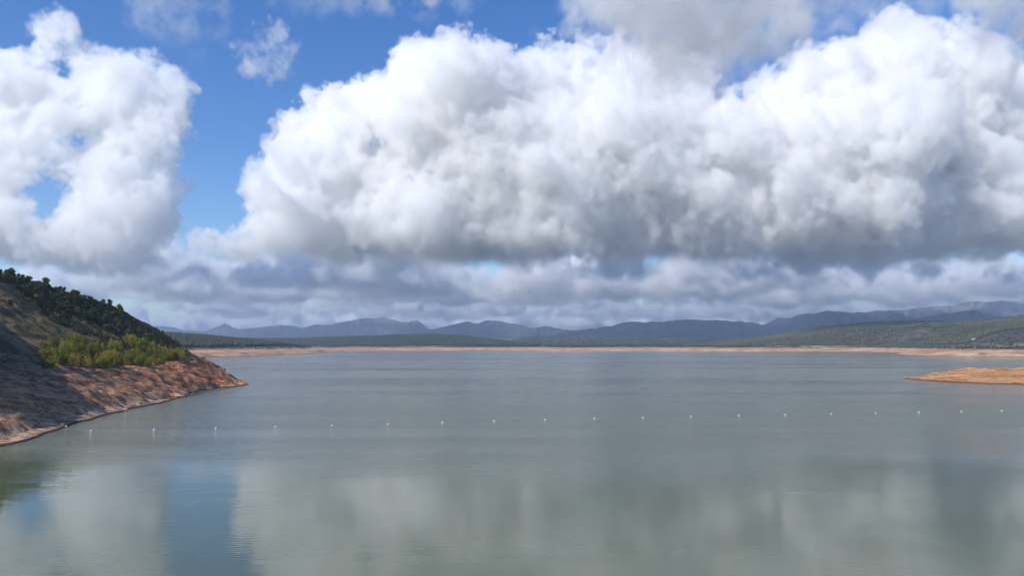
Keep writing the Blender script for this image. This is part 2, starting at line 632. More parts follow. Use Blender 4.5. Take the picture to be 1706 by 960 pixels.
hx = np.arange(-470, -96, 1.0)
hy = np.arange(40, 780, 1.0)
X, Y = np.meshgrid(hx, hy, indexing='ij')
poly = SH + [(-900, 860), (-900, -60)]
inside = in_poly(X, Y, poly)
dist, arc = line_dist(X, Y, SH)
S = np.where(inside, dist, -dist)
S = S + np.clip(S, -6, 6) * 0 + 1.3 * n2(X, Y, 3.0, 0) * np.clip(1 - np.abs(S) / 25., 0, 1)
zs, q = np.zeros(X.shape), np.full(X.shape, 1e12)
for a, b in zip(SPINE[:-1], SPINE[1:]):
    vx, vy = b[0] - a[0], b[1] - a[1]
    t_ = np.clip(((X - a[0]) * vx + (Y - a[1]) * vy) / (vx * vx + vy * vy), 0, 1)
    qq = (X - a[0] - t_ * vx) ** 2 + (Y - a[1] - t_ * vy) ** 2
    mk = qq < q
    q = np.where(mk, qq, q)
    zs = np.where(mk, a[2] + t_ * (b[2] - a[2]), zs)
q = np.sqrt(q)
TER = 16.5
bank = np.interp(S, [-40, 0, 8, 20, 34, 44, 60], [-12, 0, 4.4, 9.6, 15.2, TER, TER + 1.5])
S0 = np.interp(Y, [500, 590], [46, 14])
u = np.clip((S - S0) / (np.clip(S - S0, 0, 1e9) + q + 1e-6), 0, 1)
Z = bank + np.maximum(zs - TER, 0) * u ** 1.15
# gullies that run down the bare bank, boulder noise, lumps on the hill
gul = n2(arc + .55 * S, S, 2.2, 0, 7, 3)
gu2 = n2(arc + .45 * S, S * .3, 1.0, 0, 71, 13)
bm = smooth01(S / 6) * smooth01((56 - S) / 22)
Z += bm * (-2.4 * np.abs(gul) + 1.1 - .9 * np.abs(gu2))
Z += smooth01(S / 3) * .32 * n2(X, Y, .8, 0, 5, 9) * (.6 + .8 * bm)
Z += bm * .45 * n2(X, Y, 1.1, 2, 3, 7) + bm * .5 * n2(arc + .5 * S, S * .35, .9, 2, 5, 70)
Z += smooth01((S - 50) / 40) * (.55 * n2(X, Y, 1.3, 2, 9, 17) + 1.5 * n2(X, Y, 3.5, 0, 33, 2) + .8 * n2(X, Y, 1.4, 0, 3, 32))
# a crag added out of view, shaped to throw its shadow on the near bank
SHADOW_CRAG = [(-214, 148, 83), (-223, 198, 81), (-262, 298, 68), (-278, 335, 66)]
for (ax_, ay_, az_), (bx_, by_, bz_) in zip(SHADOW_CRAG[:-1], SHADOW_CRAG[1:]):
    t_ = np.clip(((X - ax_) * (bx_ - ax_) + (Y - ay_) * (by_ - ay_)) / ((bx_ - ax_) ** 2 + (by_ - ay_) ** 2), 0, 1)
    dd = np.hypot(X - ax_ - t_ * (bx_ - ax_), Y - ay_ - t_ * (by_ - ay_))
    Z = np.maximum(Z, az_ + t_ * (bz_ - az_) + 1.6 * n2(X, Y, 2.5, 0, 50, 60) - 1.9 * np.maximum(dd - 5, 0))
hill = grid_obj('left_hillside', X, Y, Z, M_BANK, keep=(S > -14))
tag(hill, 'steep left hillside with bare red eroded bank and dry grass above', kind='structure')
HX0, HY0 = hx[0], hy[0]
HZ = Z


def hill_z(x, y):
    i, j = np.clip((np.asarray(x) - HX0), 0, X.shape[0] - 2), np.clip((np.asarray(y) - HY0), 0, X.shape[1] - 2)
    a, b = np.floor(i).astype(int), np.floor(j).astype(int)
    fa, fb = i - a, j - b
    return HZ[a, b] * (1 - fa) * (1 - fb) + HZ[a + 1, b] * fa * (1 - fb) + HZ[a, b + 1] * (1 - fa) * fb + HZ[a + 1, b + 1] * fa * fb


def hill_s(x, y):
    i = np.clip((np.asarray(x) - HX0).astype(int), 0, X.shape[0] - 1)
    j = np.clip((np.asarray(y) - HY0).astype(int), 0, X.shape[1] - 1)
    return S[i, j]


print('hill', round(time.time() - T0, 1))

# ------------------------------------------------------------------ the orange spit on the right
FR = [on_water(*p) for p in ((1500, 631), (1522, 634), (1560, 636.5), (1600, 638.5), (1640, 640), (1706, 641.5), (1800, 644), (2000, 650))]
tipx, tipy = FR[0]
BK = [(1560, 615), (1630, 655), (1720, 690), (1820, 700), (2000, 720)]
BK = [((p - 853) / FOC * yy, yy) for p, yy in BK]
spit_poly = chaikin(BK[::-1] + FR, 2)
sx, sy = np.meshgrid(np.arange(270, 700, 1.2), np.arange(400, 760, 1.2), indexing='ij')
ins = in_poly(sx, sy, spit_poly)
d_, arc_ = line_dist(sx, sy, spit_poly)
s_ = np.where(ins, d_, -d_) + 1.2 * n2(sx, sy, 3.0, 0, 8, 8)
sp = [(1503, 545, .7), (1535, 556, 2.6), (1560, 562, 4.4), (1590, 572, 6.2), (1612, 580, 7.6), (1645, 588, 7.4), (1680, 596, 6.0), (1712, 604, 7.8),
      (1800, 620, 10), (2000, 640, 12)]
pz = np.interp(sx / sy * FOC + 853, [p[0] for p in sp], [p[2] for p in sp])
py_ = np.interp(sx / sy * FOC + 853, [p[0] for p in sp], [p[1] for p in sp])
qq = np.abs(sy - py_)
uu = np.clip(s_ / (np.clip(s_, 0, 1e9) + qq + 1e-6), 0, 1)
sz = np.where(s_ > 0, pz * uu ** .8, s_ * .3)
sz += smooth01(s_ / 8) * (.55 * n2(sx, sy, 2.0, 0, 4, 4) - .6 * np.abs(n2(arc_ + .2 * s_, s_, 1.2, 0, 9, 2)) + .16 * n2(sx, sy, .7, 0, 1, 4) + .5 * n2(sx, sy, 1.3, 2, 1, 4))
tag(grid_obj('clay_spit', sx, sy, sz, M_SPIT, keep=s_ > -8), 'low bare orange clay spit reaching into the lake from the right', kind='structure')

# ------------------------------------------------------------------ the far shore with its low hills
SHORE = [(-400, 608), (200, 602), (338, 595.4), (414, 594.2), (470, 592), (535, 589.6), (570, 587), (588, 585.4), (600, 584.7),
         (700, 585.2), (800, 585.0), (900, 585.3), (1000, 585.6), (1100, 585.4), (1200, 585.6), (1300, 586.2), (1440, 586.6), (1500, 587.4),
         (1516, 591.5), (1560, 593.2), (1610, 594.2), (1706, 594.6), (1900, 597), (2500, 606)]
SW = chaikin([on_water(*p) for p in SHORE], 2)
far_poly = SW + [(12000, 1500), (12000, 14000), (-12000, 14000), (-12000, 1200)]
HILLS = [   # (profile of ground skyline in photo pixels, distance of the crest by pixel, front width, back width)
    ([(-200, 556), (200, 558), (300, 559.5), (400, 560.5), (470, 562.5), (530, 567), (565, 575), (590, 582), (640, 590)], [(200, 1850), (400, 2050), (575, 2900)], 420, 900),
    ([(300, 566), (480, 567), (560, 565), (620, 562.5), (680, 558.5), (720, 557.5), (770, 560), (820, 567), (880, 574), (960, 580)], [(400, 4600), (900, 4300)], 900, 1200),
    ([(1040, 580), (1150, 575), (1200, 572), (1250, 566), (1300, 557.5), (1371, 546.5), (1419, 542), (1467, 539.2), (1538, 538.5), (1609, 539), (1657, 536), (1706, 533),
      (1800, 528), (2400, 520)], [(1150, 4600), (1400, 4000), (1706, 3300), (2400, 2800)], 1500, 1500),
    ([(700, 575), (820, 567), (900, 562.5), (1000, 563), (1100, 566), (1180, 567), (1300, 570)], [(700, 6500), (1300, 6300)], 1900, 1800),
]
fp = np.concatenate([np.linspace(-420, 250, 60), np.linspace(252, 1760, 500), np.linspace(1770, 2500, 60)])
fy = np.geomspace(1180, 9500, 420)
PX, FY = np.meshgrid(fp, fy, indexing='ij')
FX = (PX - 853) / FOC * FY
fin = in_poly(FX, FY, far_poly)
fd, farc = line_dist(FX, FY, SW)
FS = np.where(fin, fd, -fd) + 14 * n2(FX, FY, 22., 0, 2, 7)
FZ = np.interp(FS * np.clip(1 + .42 * n2(farc, farc * 0, 45., 0, 6, 6) + .25 * n2(farc, farc * 0, 14., 0, 60, 6), .45, 2.2), [-200, 0, 40, 110, 170, 400, 2500, 6000], [-30, 0, 7, 12.5, 15.5, 18, 36, 60])
WOODED = np.zeros(FX.shape)
for hi_, (prof, dep, wf, wb) in enumerate(HILLS):
    zr_py = np.interp(PX, [p[0] for p in prof], [p[1] for p in prof])
    Yr = np.interp(PX, [p[0] for p in dep], [p[1] for p in dep])
    zr = CAM_H + (576.06 - zr_py) / FOC * Yr
    t_ = (FY - Yr) / np.where(FY < Yr, wf, wb)
    bump = np.clip(1 - t_ * t_, 0, 1) ** 1.5
    bump *= smooth01((FS - 90) / 260)
    FZ = np.maximum(FZ, FZ * (1 - bump) + zr * bump)
    if hi_ < 3:
        WOODED = np.maximum(WOODED, smooth01(bump * 4) * (zr > 26))
amp_ = smooth01((FS - 150) / 700) * np.clip((FZ - 15) / 60, 0, 1)
FZ += amp_ * (4.0 * n2(FX, FY, 26., 0, 9, 9) + 2.0 * n2(FX, FY, 60., 1, 20, 1))
FZ += smooth01(FS / 30) * smooth01((260 - FS) / 150) * 1.1 * n2(FX, FY, 9., 0, 40, 9)
far_o = grid_obj('far_shore', FX, FY, FZ, M_SHORE)
far_o.data.attributes.new('woodland', 'FLOAT', 'POINT').data.foreach_set('value', WOODED.ravel().astype(np.float32))
tag(far_o, 'far lake shore with bare orange margin and low hills', kind='structure')


def far_z(px, y):
    i = np.interp(px, fp, np.arange(len(fp)))
    j = np.interp(y, fy, np.arange(len(fy)))
    a, b = np.clip(i.astype(int), 0, len(fp) - 2), np.clip(j.astype(int), 0, len(fy) - 2)
    fa, fb = i - a, j - b
    f = lambda A: A[a, b] * (1 - fa) * (1 - fb) + A[a + 1, b] * fa * (1 - fb) + A[a, b + 1] * (1 - fa) * fb + A[a + 1, b + 1] * fa * fb
    return f(FZ), f(FS), f(WOODED)


# ------------------------------------------------------------------ mountains
def mountain(prof, Yr, wf, wb, seed, amp, label, foot=10.0):
    prof = sorted(prof)
    p = np.linspace(prof[0][0], prof[-1][0], int((prof[-1][0] - prof[0][0]) / 2.2) + 2)
    v = np.concatenate([np.linspace(-1, 0, 70), np.linspace(0, 1, 24)[1:]])
    PP, VV = np.meshgrid(p, v, indexing='ij')
    yr = Yr + .05 * Yr * n2(PP * 12, PP * 0, 40., 1, seed, 5)
    YY = yr + np.where(VV < 0, VV * wf, VV * wb)
    XX = (PP - 853) / FOC * YY
    zr = CAM_H + (576.06 - np.interp(PP, [a[0] for a in prof], [a[1] for a in prof])) / FOC * yr
    zr = zr + Yr * .0009 * n2(PP * 12, PP * 0, 9., 0, seed, 60)
    h = np.where(VV < 0, (1 + VV), (1 - VV))
    wx_ = XX + 220 * n2(XX, YY, 30., 1, seed, 3)
    wy_ = YY + 220 * n2(XX, YY, 30., 1, 3, seed)
    spur = np.abs(n2(wx_ + .5 * wy_, wy_ * .6, 22., 1, seed * 3, 8))
    spur2 = np.abs(n2(wx_ - .4 * wy_, wy_ * .8, 9., 0, seed * 5, 8))
    hh = np.clip(h, 0, 1) ** 1.25
    ZZ = foot + (zr - foot) * hh
    ZZ -= (zr - foot) * amp * (1 - np.abs(2 * h - 1)) * (spur * .5 + spur2 * .3)
    o = grid_obj('mountain', XX, YY, np.maximum(ZZ, -2.0 + 0 * ZZ), M_MOUNT)
    return tag(o, label, kind='structure')


mountain([(-700, 545), (-200, 530), (100, 538), (254, 541), (303, 548.7), (344, 551), (375, 539.7), (396, 548), (430, 546), (458, 542), (486, 542), (507, 545), (520, 541),
          (538, 543.5), (560, 540), (587, 534.5), (611, 531), (640, 529), (655, 532), (668, 537), (680, 536), (694, 533.7), (705, 541), (715, 548), (760, 556), (860, 562)],
         15200, 3000, 1600, 1, .2, 'pale blue jagged mountain range far beyond the left end of the lake')
mountain([(600, 566), (680, 557), (715, 550), (740, 543.5), (779, 536.6), (792, 541), (813, 535), (838, 536.6), (869, 543.5), (885, 547), (908, 543.5), (931, 547),
          (960, 552), (1020, 556), (1100, 560)], 13200, 2600, 1500, 2, .22, 'blue mountain with three rounded summits beyond the middle of the lake')
mountain([(820, 566), (870, 560), (903, 556), (961, 550), (1000, 545), (1030, 538.7), (1070, 536), (1115, 533.5), (1162, 532), (1224, 535), (1249, 536), (1273, 540), (1320, 548),
          (1400, 558), (1480, 565)], 10200, 2600, 1500, 3, .24, 'long dark blue flat-topped mountain behind the far shore')
mountain([(1180, 560), (1230, 550), (1273, 539), (1296, 531), (1309, 532), (1347, 522.5), (1358, 524.5), (1383, 517.5), (1420, 521), (1467, 518), (1538, 513), (1586, 510),
          (1614, 503), (1645, 504), (1667, 501), (1690, 503), (1720, 507), (1800, 519), (1950, 512), (2300, 530)], 11200, 2800, 1500, 4, .18,
         'highest blue mountain ridge at the right with its crest under the clouds', 10)
mountain([(1440, 552), (1480, 541), (1514, 533.5), (1538, 529), (1590, 523), (1609, 517.5), (1628, 519), (1657, 526.5), (1680, 533), (1740, 545), (1850, 552)],
         8200, 1500, 900, 5, .22, 'lower hill with a pale rocky top before the right mountain ridge')
print('mountains', round(time.time() - T0, 1))

# ------------------------------------------------------------------ water
def water_mat():
    m, t = new_mat('lake_water')
    g = t.n('ShaderNodeNewGeometry')
    pos = g.outputs['Position']
    y = t.n('ShaderNodeSeparateXYZ', {0: pos}).outputs[1]
    # calm water under the dam, wind ripple farther out, in streaks across the lake
    warp = t.noise(t.mapping(pos, (.006, .012, 1)), 1.0, 3, .5)
    streak = t.noise(t.mapping(pos, (.0016, .011, 1)), 1.0, 4, .55, .3)
    calm = t.sstep(t.math('ADD', y, t.math('MULTIPLY', t.math('SUBTRACT', warp, .5), 130.)), 128., 205.)
    rip = t.math('MULTIPLY', calm, t.math('ADD', .38, t.math('MULTIPLY', t.sstep(streak, .40, .58), .8)))
    patch = t.sstep(t.noise(t.mapping(pos, (.018, .045, 1)), 1.0, 3, .55, .5), .50, .64)
    w1 = t.noise(t.mapping(pos, (.55, 1.5, 1)), 1.0, 3, .55)
    w2 = t.noise(t.mapping(pos, (.10, .30, 1)), 1.0, 3, .5, .4)
    w3 = t.noise(t.mapping(pos, (2.2, 5.0, 1)), 1.0, 2, .5)
    h = t.math('ADD', t.math('MULTIPLY', w1, t.math('ADD', t.math('ADD', .006, t.math('MULTIPLY', patch, .02)), t.math('MULTIPLY', rip, .17))),
               t.math('ADD', t.math('MULTIPLY', w2, t.math('ADD', .008, t.math('MULTIPLY', rip, .09))), t.math('MULTIPLY', w3, t.math('ADD', .002, t.math('MULTIPLY', rip, .03)))))
    bmp = t.n('ShaderNodeBump', {'Height': h, 'Strength': 1.0, 'Distance': 1.0})
    rough = t.math('ADD', .012, t.math('MULTIPLY', rip, .15))
    b = t.n('ShaderNodeBsdfPrincipled', {'Base Color': (.098, .119, .066, 1), 'Roughness': rough, 'IOR': 1.333,
                                         'Normal': bmp.outputs[0]})
    t.out(b.outputs[0])
    return m


wx = np.concatenate([np.linspace(-16000, -600, 12), np.linspace(-500, 500, 21), np.linspace(600, 16000, 12)])
wy = np.concatenate([np.linspace(-500, 600, 23), np.linspace(700, 17000, 20)])
WX, WY = np.meshgrid(wx, wy, indexing='ij')
tag(grid_obj('lake_water', WX, WY, WX * 0, water_mat()), 'calm grey-green reservoir water mirroring the clouds', kind='structure')

# ------------------------------------------------------------------ vegetation
def clumps(C, size, g, up=.35, aspect=1.0):
    """one small bent leaf spray (two triangles) at every centre"""
    n = len(C)
    a = g.normal(size=(n, 3))
    a /= np.linalg.norm(a, axis=1)[:, None]
    b = np.cross(a, g.normal(size=(n, 3)))
    b /= np.linalg.norm(b, axis=1)[:, None]
    b[:, 2] *= aspect
    s = (np.asarray(size) * g.uniform(.6, 1.3, n))[:, None]
    V = np.stack([C - a * s * .5, C + b * s * .45, C + a * s * .5 + np.cross(a, b) * s * up, C - b * s * .45], 1).reshape(-1, 3)
    i = np.arange(n)[:, None] * 4
    F = np.concatenate([i + [0, 1, 2], i + [0, 2, 3]], 0)
    return V, F


def tubes(segs, sides=5):
    V, F = [], []
    for p, q_, r0, r1 in segs:
        p, q_ = np.array(p, float), np.array(q_, float)
        d = q_ - p
        d /= np.linalg.norm(d)
        a = np.cross(d, (0, 0, 1) if abs(d[2]) < .9 else (1, 0, 0))
        a /= np.linalg.norm(a)
        b = np.cross(d, a)
        k = len(V)
        for c, r in ((p, r0), (q_, r1)):
            for j in range(sides):
                w = 2 * math.pi * j / sides
                V.append(c + (a * math.cos(w) + b * math.sin(w)) * r)
        for j in range(sides):
            F.append((k + j, k + (j + 1) % sides, k + sides + (j + 1) % sides, k + sides + j))
    return np.array(V), np.array(F)


def empty(name, loc, rz=0.0, s=1.0):
    o = bpy.data.objects.new(name, None)
    COL.objects.link(o)
    o.location = loc
    o.rotation_euler = (0, 0, rz)
    o.scale = (s, s, s)
    o.empty_display_size = .5
    return o


def dup(root, loc, rz, s):
    r = root.copy()
    COL.objects.link(r)
    r.location, r.rotation_euler, r.scale = loc, (0, 0, rz), (s, s, s)
    for ch in list(root.children):
        c = ch.copy()
        COL.objects.link(c)
        c.parent = r
    return r


def make_oak(seed):
    """rounded dark holm oak about 7 m tall"""
    g = np.random.default_rng(seed)
    root = empty('oak_tree', (0, 0, 0))
    segs = [((0, 0, -.6), (.1, .05, 1.6), .24, .18), ((.1, .05, 1.6), (.2, .1, 3.6), .18, .10)]
    lobes = []
    for k in range(13):
        w = g.uniform(0, 6.28)
        rr = g.uniform(.2, 2.3)
        c = np.array((rr * math.cos(w), rr * math.sin(w), g.uniform(1.3, 6.0) - .45 * rr))
        lobes.append((c, g.uniform(.6, 1.4)))
        segs.append(((.1, .05, g.uniform(1.4, 2.6)), c, .09, .04))
    C = []
    for c, r in lobes:
        v = g.normal(size=(100, 3))
        v /= np.linalg.norm(v, axis=1)[:, None]
        C.append(c + v * (r * g.uniform(.55, 1.12, 100) ** .7)[:, None] * (1, 1, .8))
    C = np.concatenate(C)
    V, F = clumps(C, .62, g)
    mesh_obj('trunk', *tubes(segs), M_BARK, root)
    mesh_obj('crown', V, F, M_OAK, root)
    return root


def make_willow(seed):
    """loose upright yellow-green bush of many stems, about 6 m tall"""
    g = np.random.default_rng(seed)
    root = empty('willow_bush', (0, 0, 0))
    segs, C = [], []
    for k in range(16):
        w = g.uniform(0, 6.28)
        lean = g.uniform(.1, .55)
        h = g.uniform(3.2, 6.4) * (1 - .45 * lean)
        b0 = np.array((g.uniform(-.9, .9), g.uniform(-.9, .9), -.3))
        e = b0 + np.array((math.cos(w) * lean * h, math.sin(w) * lean * h, h))
        segs.append((b0, e, .05, .015))
        n = 105
        f = g.uniform(.15, 1.12, n)
        sp = .25 + .55 * np.sin(np.clip(f, 0, 1) * 2.9)
        C.append(b0 + (e - b0) * f[:, None] + g.normal(size=(n, 3)) * (sp * .7)[:, None])
    V, F = clumps(np.concatenate(C), .33, g, aspect=1.7)
    mesh_obj('stems', *tubes(segs, 4), M_BARK, root)
    mesh_obj('foliage', V, F, M_WILLOW, root)
    return root


g = np.random.default_rng(77)
oaks = [make_oak(200 + i) for i in range(5)]
WOOD = [(-60, 455), (-60, 395), (0, 440), (40, 462), (85, 472), (130, 491), (175, 502), (210, 520), (218, 548), (262, 550), (287, 560), (292, 577), (262, 577), (225, 562), (187, 553),
        (150, 534), (113, 521), (75, 501), (37, 484), (0, 464)]
cand = np.stack([g.uniform(-420, -225, 9000), g.uniform(340, 660, 9000)], 1)
cz = hill_z(cand[:, 0], cand[:, 1])
cpx, cpy = proj(cand[:, 0], cand[:, 1], cz + 1.5)
ok = in_poly(cpx, cpy, WOOD) & (hill_s(cand[:, 0], cand[:, 1]) > 40)
cand, cz = cand[ok], cz[ok]
got = []
for (x, y), z in zip(cand, cz):
    if all((x - a) ** 2 + (y - b) ** 2 > 3.7 ** 2 for a, b, c in got):
        got.append((x, y, z))
got = got[:290]
used = set()
for i, (x, y, z) in enumerate(got):
    k = i % 5
    s, rz = g.uniform(.5, .95) * float(np.interp(proj(x, y, z)[0], [190, 285], [1, .7])), g.uniform(0, 6.28)
    if k not in used:
        used.add(k)
        o = oaks[k]
        o.location, o.rotation_euler, o.scale = (x, y, z), (0, 0, rz), (s, s, s)
    else:
        o = dup(oaks[k], (x, y, z), rz, s)
    tag(o, 'dark green oak in the dense wood along the left ridge', 'tree', 'oaks of the wood on the left ridge')
print('oaks', len(got))


def ground_at(px, py):
    """first point of the left hillside seen at a photo pixel"""
    for yy in np.arange(150, 690, 1.0):
        p = at(px, py, yy)
        if p.z < hill_z(p.x, p.y) and hill_s(p.x, p.y) > 0:
            return (p.x, p.y, float(hill_z(p.x, p.y)))
    return None


# single trees that stand apart
p = ground_at(246, 553)
if p:
    tag(dup(oaks[1], p, 1.0, .8), 'small dark oak alone on the bare rocky crest right of the wood', 'tree')
p = ground_at(18, 510)
if p:
    tag(dup(oaks[2], p, 2.0, .55), 'low dark oak bush on the dry slope below the wood, at the left edge', 'tree')

willows = [make_willow(300 + i) for i in range(5)]
spots = []
for _ in range(4000):
    y = g.uniform(285, 478)
    x = g.uniform(-235, -170)
    s_h = float(hill_s(x, y))
    lim = 94 if y < 420 else 68
    if not 37 < s_h < lim:
        continue
    qx, qy = proj(x, y, float(hill_z(x, y)))
    if not 72 < qx < 322 or qy < 578:
        continue
    if all((x - a) ** 2 + (y - b) ** 2 > 4.0 ** 2 for a, b in spots):
        spots.append((x, y))
spots = sorted(spots[:120], key=lambda v: v[1])
for i, (x, y) in enumerate(spots):
    k = i % 5
    s, rz = g.uniform(.45, 1.35) * (1.0 if float(hill_s(x, y)) < 74 else .6), g.uniform(0, 6.28)
    loc = (x, y, float(hill_z(x, y)))
    if i < 5:
        o = willows[k]
        o.location, o.rotation_euler, o.scale = loc, (0, 0, rz), (s, s, s)
    else:
        o = dup(willows[k], loc, rz, s)
    tag(o, 'yellow-green willow bush in the thicket above the red bank', 'bush', 'willow bushes on the left bank')
print('willows', len(spots))

# low scrub and dry grass on the slope: nobody could count it
def scatter(n, smin, smax, dens, seed):
    gg = np.random.default_rng(seed)
    x, y = gg.uniform(-330, -110, n), gg.uniform(150, 650, n)
    s = hill_s(x, y)
    k = (s > smin) & (s < smax) & (n2(x, y, 2.4, 0, seed, 4) > dens)
    x, y = x[k], y[k]
    return x, y, hill_z(x, y), gg


x, y, z, gg = scatter(110000, 36, 190, .3, 61)
m_ = 14
r = .25 + 1.25 * gg.uniform(0, 1, len(x)) ** 2.2
C = np.stack([np.repeat(x, m_), np.repeat(y, m_), np.repeat(z, m_)], 1)
rr = np.repeat(r, m_)
v = gg.normal(size=C.shape)
v /= np.linalg.norm(v, axis=1)[:, None]
v[:, 2] = np.abs(v[:, 2]) * .8 + .1
V, F = clumps(C + v * rr[:, None], rr * .75, gg)
tag(mesh_obj('scrub', V, F, M_SCRUB), 'low grey-green scrub dotted over the dry left slope', kind='stuff')
x, y, z, gg = scatter(90000, 42, 190, -.3, 62)
C = np.repeat(np.stack([x, y, z], 1), 3, 0)
C[:, :2] += gg.normal(size=(len(C), 2)) * .25
C[:, 2] += .15
V, F = clumps(C, .5, gg, aspect=1.6)
tag(mesh_obj('dry_grass', V, F, M_GRASS), 'tufts of dry yellow grass on the left slope', kind='stuff')


# far woods that read as one mass
def wood(name, label, n, pxr, yr, zmin, dens, hgt, mat, seed, cell=30., smin=150, wmin=.3):
    gg = np.random.default_rng(seed)
    y = np.sqrt(gg.uniform(yr[0] ** 2, yr[1] ** 2, n))
    px = gg.uniform(*pxr, n)
    z, s, wd = far_z(px, y)
    x = (px - 853) / FOC * y
    k = (z > zmin) & (s > smin) & (n2(x, y, cell, 0, seed, 2) > dens) & (wd >= wmin)
    x, y, z = x[k], y[k], z[k]
    n = len(x)
    h = gg.uniform(.6, 1.15, n) * hgt
    w = h * gg.uniform(.32, .5, n)
    a = gg.uniform(0, 6.28, n)
    P = np.stack([x, y, z], 1)
    ring = []
    for j in range(5):
        th = a + j * 2 * math.pi / 5
        rj = w * gg.uniform(.75, 1.2, n)
        ring.append(P + np.stack([rj * np.cos(th), rj * np.sin(th), h * gg.uniform(.35, .6, n)], 1))
    top = P + np.stack([w * gg.uniform(-.3, .3, n), w * gg.uniform(-.3, .3, n), h], 1)
    bot = P - np.array((0, 0, 1.0))
    V = np.stack(ring + [top, bot], 1).reshape(-1, 3)
    i = np.arange(n)[:, None] * 7
    F = np.concatenate([i + [j, (j + 1) % 5, 5] for j in range(5)] + [i + [(j + 1) % 5, j, 6] for j in range(5)], 0)
    tag(mesh_obj(name, V, F, mat), label, kind='stuff')
    print(name, n)


wood('forest', 'dark pine forest on the low headland left of the lake', 60000, (150, 600), (1500, 3600), 17.5, -1.6, 11., M_FOREST, 81)
wood('forest', 'green forest covering the round hill behind the far shore', 50000, (380, 900), (3300, 4900), 21, -1.1, 11., M_FOREST2, 82)
wood('forest', 'green-brown forest on the long slope right of the lake', 90000, (1080, 1800), (2000, 4600), 20, -.35, 9., M_FOREST2, 83, 16.)
wood('forest', 'dark woods between tan fields behind the far shore', 20000, (780, 1320), (3300, 7000), 19, 1.0, 10., M_FOREST, 84, 45., 200, 0)
wood('scrub', 'line of bushes along the top of the bare far shore', 16000, (330, 1800), (1500, 4000), 15.5, .2, 5., M_FOREST, 85, 20., 90, 0)

# ------------------------------------------------------------------ boulders at the foot of the bank
def make_boulder(seed):
    gg = np.random.default_rng(seed)
    import bmesh
    bm = bmesh.new()
    bmesh.ops.create_icosphere(bm, subdivisions=2, radius=1.0)
    ax_ = gg.normal(size=(7, 3))
    ax_ /= np.linalg.norm(ax_, axis=1)[:, None]
    for v in bm.verts:
        c = np.array(v.co)
        for a in ax_:                       # broken facets
            d = c @ a - gg.uniform(.58, .75)
            if d > 0:
                c = c - a * d * .9
        v.co = c * (1.15, .95, .72) * gg.uniform(.95, 1.05)
    me = bpy.data.meshes.new('boulder')
    bm.to_mesh(me)
    bm.free()
    me.materials.append(M_ROCK)
    return me


def rock_mat():
    m, t = new_mat('pale_rock')
    g_ = t.n('ShaderNodeNewGeometry')
    f = t.noise(g_.outputs['Position'], 1.6, 6, .7)
    col = t.ramp(f, [(.3, (.17, .10, .07)), (.5, (.32, .20, .14)), (.7, (.45, .33, .25))])
    bmp = t.n('ShaderNodeBump', {'Height': f, 'Strength': .7, 'Distance': .25})
    t.out(t.n('ShaderNodeBsdfPrincipled', {'Base Color': col, 'Roughness': .9, 'Normal': bmp.outputs[0]}).outputs[0])
    return m


M_ROCK = rock_mat()
bmesh_list = [make_boulder(400 + i) for i in range(4)]
ROCKS = [(97, 702, 1.5, 'largest orange boulder in the rockfall at the foot of the dark bank')] + \
        [(a, b, c, 'pale boulder in the rockfall at the foot of the dark bank') for a, b, c in
         ((60, 686, .7), (66, 688, .8), (72, 685, .6), (77, 690, .75), (84, 692, .6), (90, 694, .7), (93, 690, .8), (104, 709, .7), (110, 713, .6), (70, 693, .5), (82, 699, .5))] + \
        [(209, 685, 1.3, 'pale block of rock at the waterline halfway along the red bank'), (203, 683, .7, 'small stone beside the pale block at the waterline')]
for i, (a, b, r, lab) in enumerate(ROCKS):
    p = ground_at(a, b)
    if not p:
        continue
    o = bpy.data.objects.new('boulder', bmesh_list[i % 4])
    COL.objects.link(o)
    o.location = (p[0], p[1], p[2] + r * .1)
    o.scale = (r, r, r)
    o.rotation_euler = (g.uniform(-.3, .3), g.uniform(-.3, .3), g.uniform(0, 6.28))
    tag(o, lab, 'boulder', 'boulders of the rockfall' if lab.startswith('pale boulder') else None)

# ------------------------------------------------------------------ the line of buoys
def plain_mat(name, col, rough=.4):
    m, t = new_mat(name)
    g_ = t.n('ShaderNodeTexCoord')
    f = t.noise(g_.outputs['Object'], 6.0, 4, .6)
    c2 = tuple(c * .72 for c in col)
    t.out(t.n('ShaderNodeBsdfPrincipled', {'Base Color': t.mix(t.sstep(f, .5, .75), tuple(col) + (1,), c2 + (1,)), 'Roughness': rough}).outputs[0])
    return m


M_BUOY, M_RING = plain_mat('white_plastic', (.66, .66, .64)), plain_mat('dark_rubber', (.03, .03, .03), .7)


def lathe(prof, n=20):
    V = [(r * math.cos(2 * math.pi * j / n), r * math.sin(2 * math.pi * j / n), z) for r, z in prof for j in range(n)]
    F = [(k * n + j, k * n + (j + 1) % n, (k + 1) * n + (j + 1) % n, (k + 1) * n + j) for k in range(len(prof) - 1) for j in range(n)]
    return V, F


def make_buoy():
    root = empty('buoy', (0, 0, 0))
    pr = [(.001, -.30)] + [(.34 * math.cos(a), .08 + .34 * math.sin(a)) for a in np.linspace(-1.5, 1.5, 15)] + [(.001, .422)]
    mesh_obj('float', *lathe(pr), M_BUOY, root, True)
    mesh_obj('collar', *lathe([(.33, -.10), (.41, -.08), (.41, -.01), (.35, .0)]), M_RING, root, True)
    mesh_obj('mooring_eye', *lathe([(.001, .41), (.06, .42), (.06, .54), (.001, .56)], 10), M_RING, root, True)
    return root


